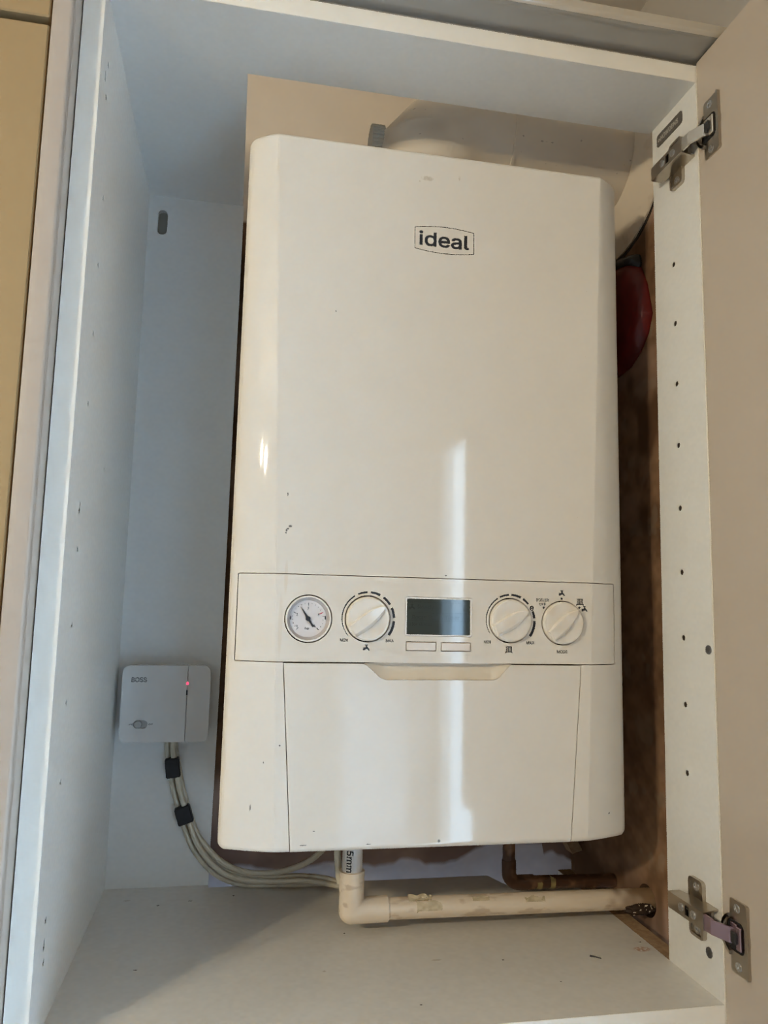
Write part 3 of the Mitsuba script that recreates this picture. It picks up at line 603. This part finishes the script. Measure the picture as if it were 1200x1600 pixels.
# red pouch wedged beside the boiler
def puff(outline, xw, th, seed):
    p = sg.Polygon([(-y, z) for y, z in outline]).buffer(-0.003).buffer(0.006, quad_segs=8)
    def hgt(x, z):
        d = shapely.distance(p.exterior, shapely.points(x, z))
        return -(th * np.sqrt(np.clip(1 - (1 - np.clip(d / 0.016, 0, 1))**2, 0, 1)) + 0.005 * (meshkit.fbm(np.stack([x * 60, z * 60, x * 0], -1), 3, seed) - 0.4) * np.clip(d / 0.004, 0, 1))
    m = piece(p, 0.002, hgt); v = m.vertices
    m.vertices = np.stack([xw + v[:, 1], -v[:, 0], v[:, 2]], 1); return m
thing('red_pouch', 'dark red plastic pouch with a black top, in the gap right of the boiler', 'pouch')
add('red_pouch__body', puff([(0.285, 0.765), (0.222, 0.768), (0.178, 0.757), (0.1617, 0.724), (0.1518, 0.684), (0.161, 0.664), (0.1765, 0.649), (0.20, 0.637), (0.227, 0.634), (0.285, 0.63)], RX - 0.0025, 0.016, 3), 'red_plastic', 50)
add('red_pouch__top', puff([(0.285, 0.792), (0.222, 0.779), (0.174, 0.765), (0.170, 0.752), (0.20, 0.757), (0.222, 0.763), (0.285, 0.762)], RX - 0.004, 0.017, 5), 'black_plastic', 50)

# ------------------------------------------------------------------ pipes under the boiler
thing('waste_pipe', 'cream plastic waste pipe with an elbow, running right along the cupboard floor', 'pipe')
py, ez, vx = 0.185, 0.0238, 0.2656
add('waste_pipe__riser', cyl((vx, py, ez + 0.02), (vx, py, BZ0 + 0.006), 0.0104, 32), 'pvc_white', 40); plabel('waste_pipe__riser', 'whiter upright length with black print')
sock = man(cyl((vx, py, ez), (vx, py, 0.0632), 0.0127, 40, 0.0130)) + man(cyl((vx, py, ez), (0.3032, py, ez + 0.0002), 0.0127, 40, 0.0128))
sph = trimesh.creation.icosphere(4, 0.0127); sph.apply_translation((vx, py, ez)); sock = sock + man(sph)
add('waste_pipe__elbow', tm(sock), 'pvc_cream', 40)
run = tube([(0.298, py, 0.0240), (0.45, py, 0.0224), (0.607, py, 0.0205)], 0.0107, 32); add('waste_pipe__run', run, 'pvc_cream', 40)
# print on the riser follows its surface
def wrap_text(s, h, ang0, z0, r):
    m = meshkit.text_mesh(s, h, 1.0, True); m = m.subdivide_to_size(0.0012) if False else m
    b = m.bounds; v = m.vertices.copy()
    # reads downwards: text x -> -z, text y -> around the pipe
    a = np.radians(ang0) + (v[:, 1] / r); rr = r + 0.0001 + 0.0002 * v[:, 2]
    m.vertices = np.stack([vx + rr * np.sin(a), py - rr * np.cos(a), z0 - v[:, 0]], 1); return m
add('waste_pipe__print', wrap_text('.5mm', 0.0068, -42, 0.0885, 0.0104), 'print_black', False)
# flakes of peeling paint on the run
def flake(x0, x1, a0, a1, lift, seed):
    n, k = 14, 10; rs = np.random.RandomState(seed); V = []
    for i in range(n):
        for j in range(k):
            u, v = i / (n - 1), j / (k - 1); x = x0 + (x1 - x0) * u + rs.uniform(-1, 1) * 0.0012 * (v in (0, 1)); a = math.radians(a0 + (a1 - a0) * v + (rs.uniform(-9, 9) if i in (0, n - 1) else 0) + 7 * math.sin(u * 9 + seed) * (v > 0.5))
            r = 0.0109 + lift * max(0, v - 0.45)**1.3 + 0.0004 * rs.rand(); z = 0.0240 - (x - 0.298) * 0.0113
            V.append((x, py - r * math.cos(a), z + r * math.sin(a)))
    i, j = np.meshgrid(np.arange(n - 1), np.arange(k - 1), indexing='ij'); q = (i * k + j).ravel()
    f = np.vstack([np.stack([q, q + k, q + k + 1], 1), np.stack([q, q + k + 1, q + 1], 1)]); t = trimesh.Trimesh(np.array(V), f, process=False)
    inner = t.copy(); inner.vertices = inner.vertices + (np.array([0, py, 0.0235]) - inner.vertices) * np.array([0, 0.035, 0.035]); inner.faces = inner.faces[:, ::-1]
    return cat(t, inner)
for k, f in enumerate([(0.325, 0.346, 52, 84, 0.0050, 1), (0.333, 0.360, 0, 44, 0.0012, 2), (0.394, 0.412, 40, 66, 0.001, 3), (0.452, 0.474, 25, 52, 0.001, 4), (0.334, 0.350, 58, 80, 0.0030, 6)]):
    add('waste_pipe__paint_flake', flake(*f), 'paint_flake', 40)
fo = trimesh.creation.icosphere(4, 1.0); fv = fo.vertices * (0.8 + 0.45 * meshkit.noise(fo.vertices * 2.3, 4)[:, None]); fo.vertices = fv * [0.017, 0.0075, 0.0062] + [0.5850, 0.1765, 0.0135]
add('waste_pipe__foam_seal', fo, 'foam_dark', True); plabel('waste_pipe__foam_seal', 'dark crumbling foam around the pipe end at the wall')
# small condensate hose beside the riser
add('drain_hose', tube(spline([(0.236, 0.215, BZ0 + 0.004), (0.246, 0.207, 0.100), (0.2505, 0.200, 0.088), (0.2520, 0.199, 0.074), (0.2535, 0.199, 0.058), (0.2555, 0.198, 0.047)]), 0.0037, 16), 'cable_cream', 40,
    label='thin cream hose just left of the upright white pipe under the boiler', category='hose')
# copper
thing('copper_pipe', 'dark brown copper pipe with an elbow, behind the cream waste pipe', 'pipe')
cy, cz, cx = 0.2640, 0.0160, 0.4655
add('copper_pipe__riser', cyl((cx, cy, 0.030), (cx, cy, BZ0 + 0.006), 0.0073, 24), 'copper_brown', 40)
eb = tube([(cx, cy, 0.042)] + [(cx + 0.012 * (1 - math.cos(t)), cy, cz + 0.012 - 0.012 * math.sin(t)) for t in np.linspace(0, math.pi / 2, 9)] + [(cx + 0.030, cy, cz)], 0.0084, 24)
add('copper_pipe__elbow', eb, 'copper_brown', 40)
add('copper_pipe__run', cyl((cx + 0.02, cy, cz), (RX - 0.001, cy, 0.0135), 0.0073, 24), 'copper_brown', 40)
for x in (0.5020, 0.5185): add('copper_pipe__solder_mark', tube([(x - 0.003, cy, cz - 0.0008), (x + 0.003, cy, cz - 0.001)], 0.00745, 24), 'solder_tan', 40)
add('pipe_stub', tube(spline([(0.5930, 0.285, BZ0 - 0.03), (0.590, 0.285, 0.06), (0.586, 0.285, 0.040)]), 0.0065, 16) if False else cyl((0.5080, 0.30, BZ0 + 0.004), (0.5080, 0.30, 0.078), 0.0065, 20), 'copper_brown', 40,
    label='short dark pipe stub under the right end of the boiler', category='pipe')
add('timber_offcut', hull([(0.548, 0.350, 0.085), (0.562, 0.350, 0.088), (0.548, 0.368, 0.085), (0.562, 0.368, 0.088), (0.583, 0.345, 0.020), (0.597, 0.345, 0.024), (0.583, 0.366, 0.020), (0.597, 0.366, 0.024)]), 'raw_chipboard', 20,
    label='slanting brown offcut in the corner behind the copper pipe', category='offcut')

# ------------------------------------------------------------------ heating receiver box with its cables
thing('receiver_box', 'white square heating receiver with a red light, on the back panel', 'control box')
R_ = 'receiver_box'
rx0, rx1, rz0, rz1, ry = 0.0088, 0.1100, 0.1720, 0.2600, 0.316
add(R_ + '__body', onfront(rrect(rx0 + 0.0012, rz0 + 0.0012, rx1 - 0.0012, rz1 - 0.0012, 0.008), D, D - ry - 0.004), 'box_side', 30)
add(R_ + '__cover', drill(onfront(rrect(rx0, rz0, rx1, rz1, 0.0085).intersection(sg.box(0, 0, 0.0830, 1)), ry + 0.007, 0.007), [onfront(sg.LineString([(0.0288, 0.1925), (0.0356, 0.1925)]).buffer(0.0047), ry + 0.003, 0.01)]), 'box_white', 30)
add(R_ + '__cover', onfront(rrect(rx0, rz0, rx1, rz1, 0.0085).intersection(sg.box(0.0836, 0, 1, 1)), ry + 0.007, 0.007), 'box_white', 30)
add(R_ + '__lettering', text('BOSS', 0.0054, (0.0192, ry, 0.2410), FRONT, 0.0175), 'print_grey', False)
led = onfront(affinity.translate(affinity.scale(disc(0.0014), 1, 1.25), 0.0832, 0.2396), ry + 0.001, 0.0016)
scene['led_red'] = {'type': 'diffuse', 'reflectance': {'type': 'rgb', 'value': [0.6, 0.05, 0.08]}}
scene[R_ + '__indicator_light'] = {**mikit.ply(led, 'led_red'), 'emitter': {'type': 'area', 'radiance': {'type': 'rgb', 'value': [2.2, 0.12, 0.28]}}}
plabel(R_ + '__indicator_light', 'lit red indicator light')
add(R_ + '__slit', onfront(sg.box(0.0822, 0.2262, 0.0840, 0.2318), ry + 0.001, 0.0013), 'print_black', False)
add(R_ + '__switch', cat(cyl((0.0298, ry + 0.003, 0.1925), (0.0298, ry - 0.0022, 0.1925), 0.0043, 28, 0.0040), onfront(sg.LineString([(0.0288, 0.1925), (0.0356, 0.1925)]).buffer(0.0046), ry + 0.003, 0.0014)), 'switch_grey', 30)
add(R_ + '__switch_label', cat(text('ON', 0.0017, (0.0192, ry, 0.1917), FRONT, 0.0040), text('OFF', 0.0017, (0.0415, ry, 0.1917), FRONT, 0.0050)), 'print_grey', False)

# cables: three run down from the box, along the floor behind the pipe; a fourth curls up under the boiler
yb = 0.3405
path = [(0.0655, 0.178), (0.0662, 0.160), (0.0702, 0.139), (0.0765, 0.112), (0.0862, 0.0845), (0.1010, 0.0480), (0.1260, 0.0190), (0.1560, 0.0085), (0.1900, 0.0068), (0.2300, 0.0072)]
def cable(off, offy, end, r=0.0033):
    p = np.array(path); t = np.gradient(p, axis=0); t /= np.linalg.norm(t, axis=1, keepdims=True); nrm = np.stack([-t[:, 1], t[:, 0]], 1)
    w = np.clip(np.arange(len(p)) / 2, 0.9, 1)
    q = p + nrm * off * w[:, None]; q[:, 1] = np.maximum(q[:, 1], r + 0.0006)
    P = np.stack([q[:, 0], np.full(len(p), yb + offy), q[:, 1]], 1)
    P[-3:, 1] -= [0.01, 0.016, 0.02]
    return tube(spline(np.vstack([P, end]), 8), r, 14)
GRP = 'cream cables bundled from the receiver box to the pipes'
ca = [(-0.0045, 0.0045, [(0.262, 0.315, 0.0070), (0.290, 0.295, 0.0050)]), (0.0035, -0.0035, [(0.262, 0.305, 0.0090), (0.292, 0.285, 0.0056)]), (0.0062, 0.0040, [(0.258, 0.312, 0.0130), (0.287, 0.300, 0.0060)])]
for k, (o, oy, e) in enumerate(ca):
    add('cable', cable(o, oy, np.array(e)), 'cable_cream', 40, label=['cream cable on the left of the taped bundle below the receiver box', 'cream cable in front in the taped bundle below the receiver box', 'cream cable at the right of the taped bundle below the receiver box'][k], category='cable', group=GRP)
p4 = [(0.0900, 0.346, 0.083), (0.0985, 0.345, 0.066), (0.1120, 0.342, 0.0480), (0.1320, 0.338, 0.0300), (0.1560, 0.333, 0.0195), (0.1870, 0.328, 0.0172), (0.2180, 0.322, 0.0240), (0.2430, 0.315, 0.0390), (0.262, 0.305, 0.066), (0.272, 0.295, BZ0 + 0.002)]
add('cable', tube(spline(p4), 0.0034, 14), 'cable_cream', 40, label='cream cable curling up under the bottom of the boiler', category='cable', group=GRP)
def tape(c, ang, w, h, nm, lab):
    b = cbox(-w / 2, w / 2, -0.0088, 0.0080, -h / 2, h / 2, 0.0012); b.apply_transform(trimesh.transformations.rotation_matrix(math.radians(ang), [0, 1, 0])); b.apply_translation((c[0], yb, c[1]))
    add('tape_band', b, 'tape_black', 30, label=lab, category='tape')
tape((0.0702, 0.1390), -8, 0.0165, 0.0225, '', 'black tape around the cables, the band nearer the receiver box')
tape((0.0862, 0.0845), -19, 0.0180, 0.0205, '', 'black tape around the cables, the lower band beside the boiler corner')

# a splinter on the cupboard floor
add('splinter', hull([(0.4895, 0.1035, 0.0001), (0.4905, 0.1060, 0.0001), (0.4985, 0.0985, 0.0001), (0.4990, 0.0970, 0.0001), (0.4900, 0.1045, 0.0016), (0.4980, 0.0982, 0.0012)]), 'black_plastic', False,
    label='small black splinter lying on the cupboard floor near the front right', category='splinter')
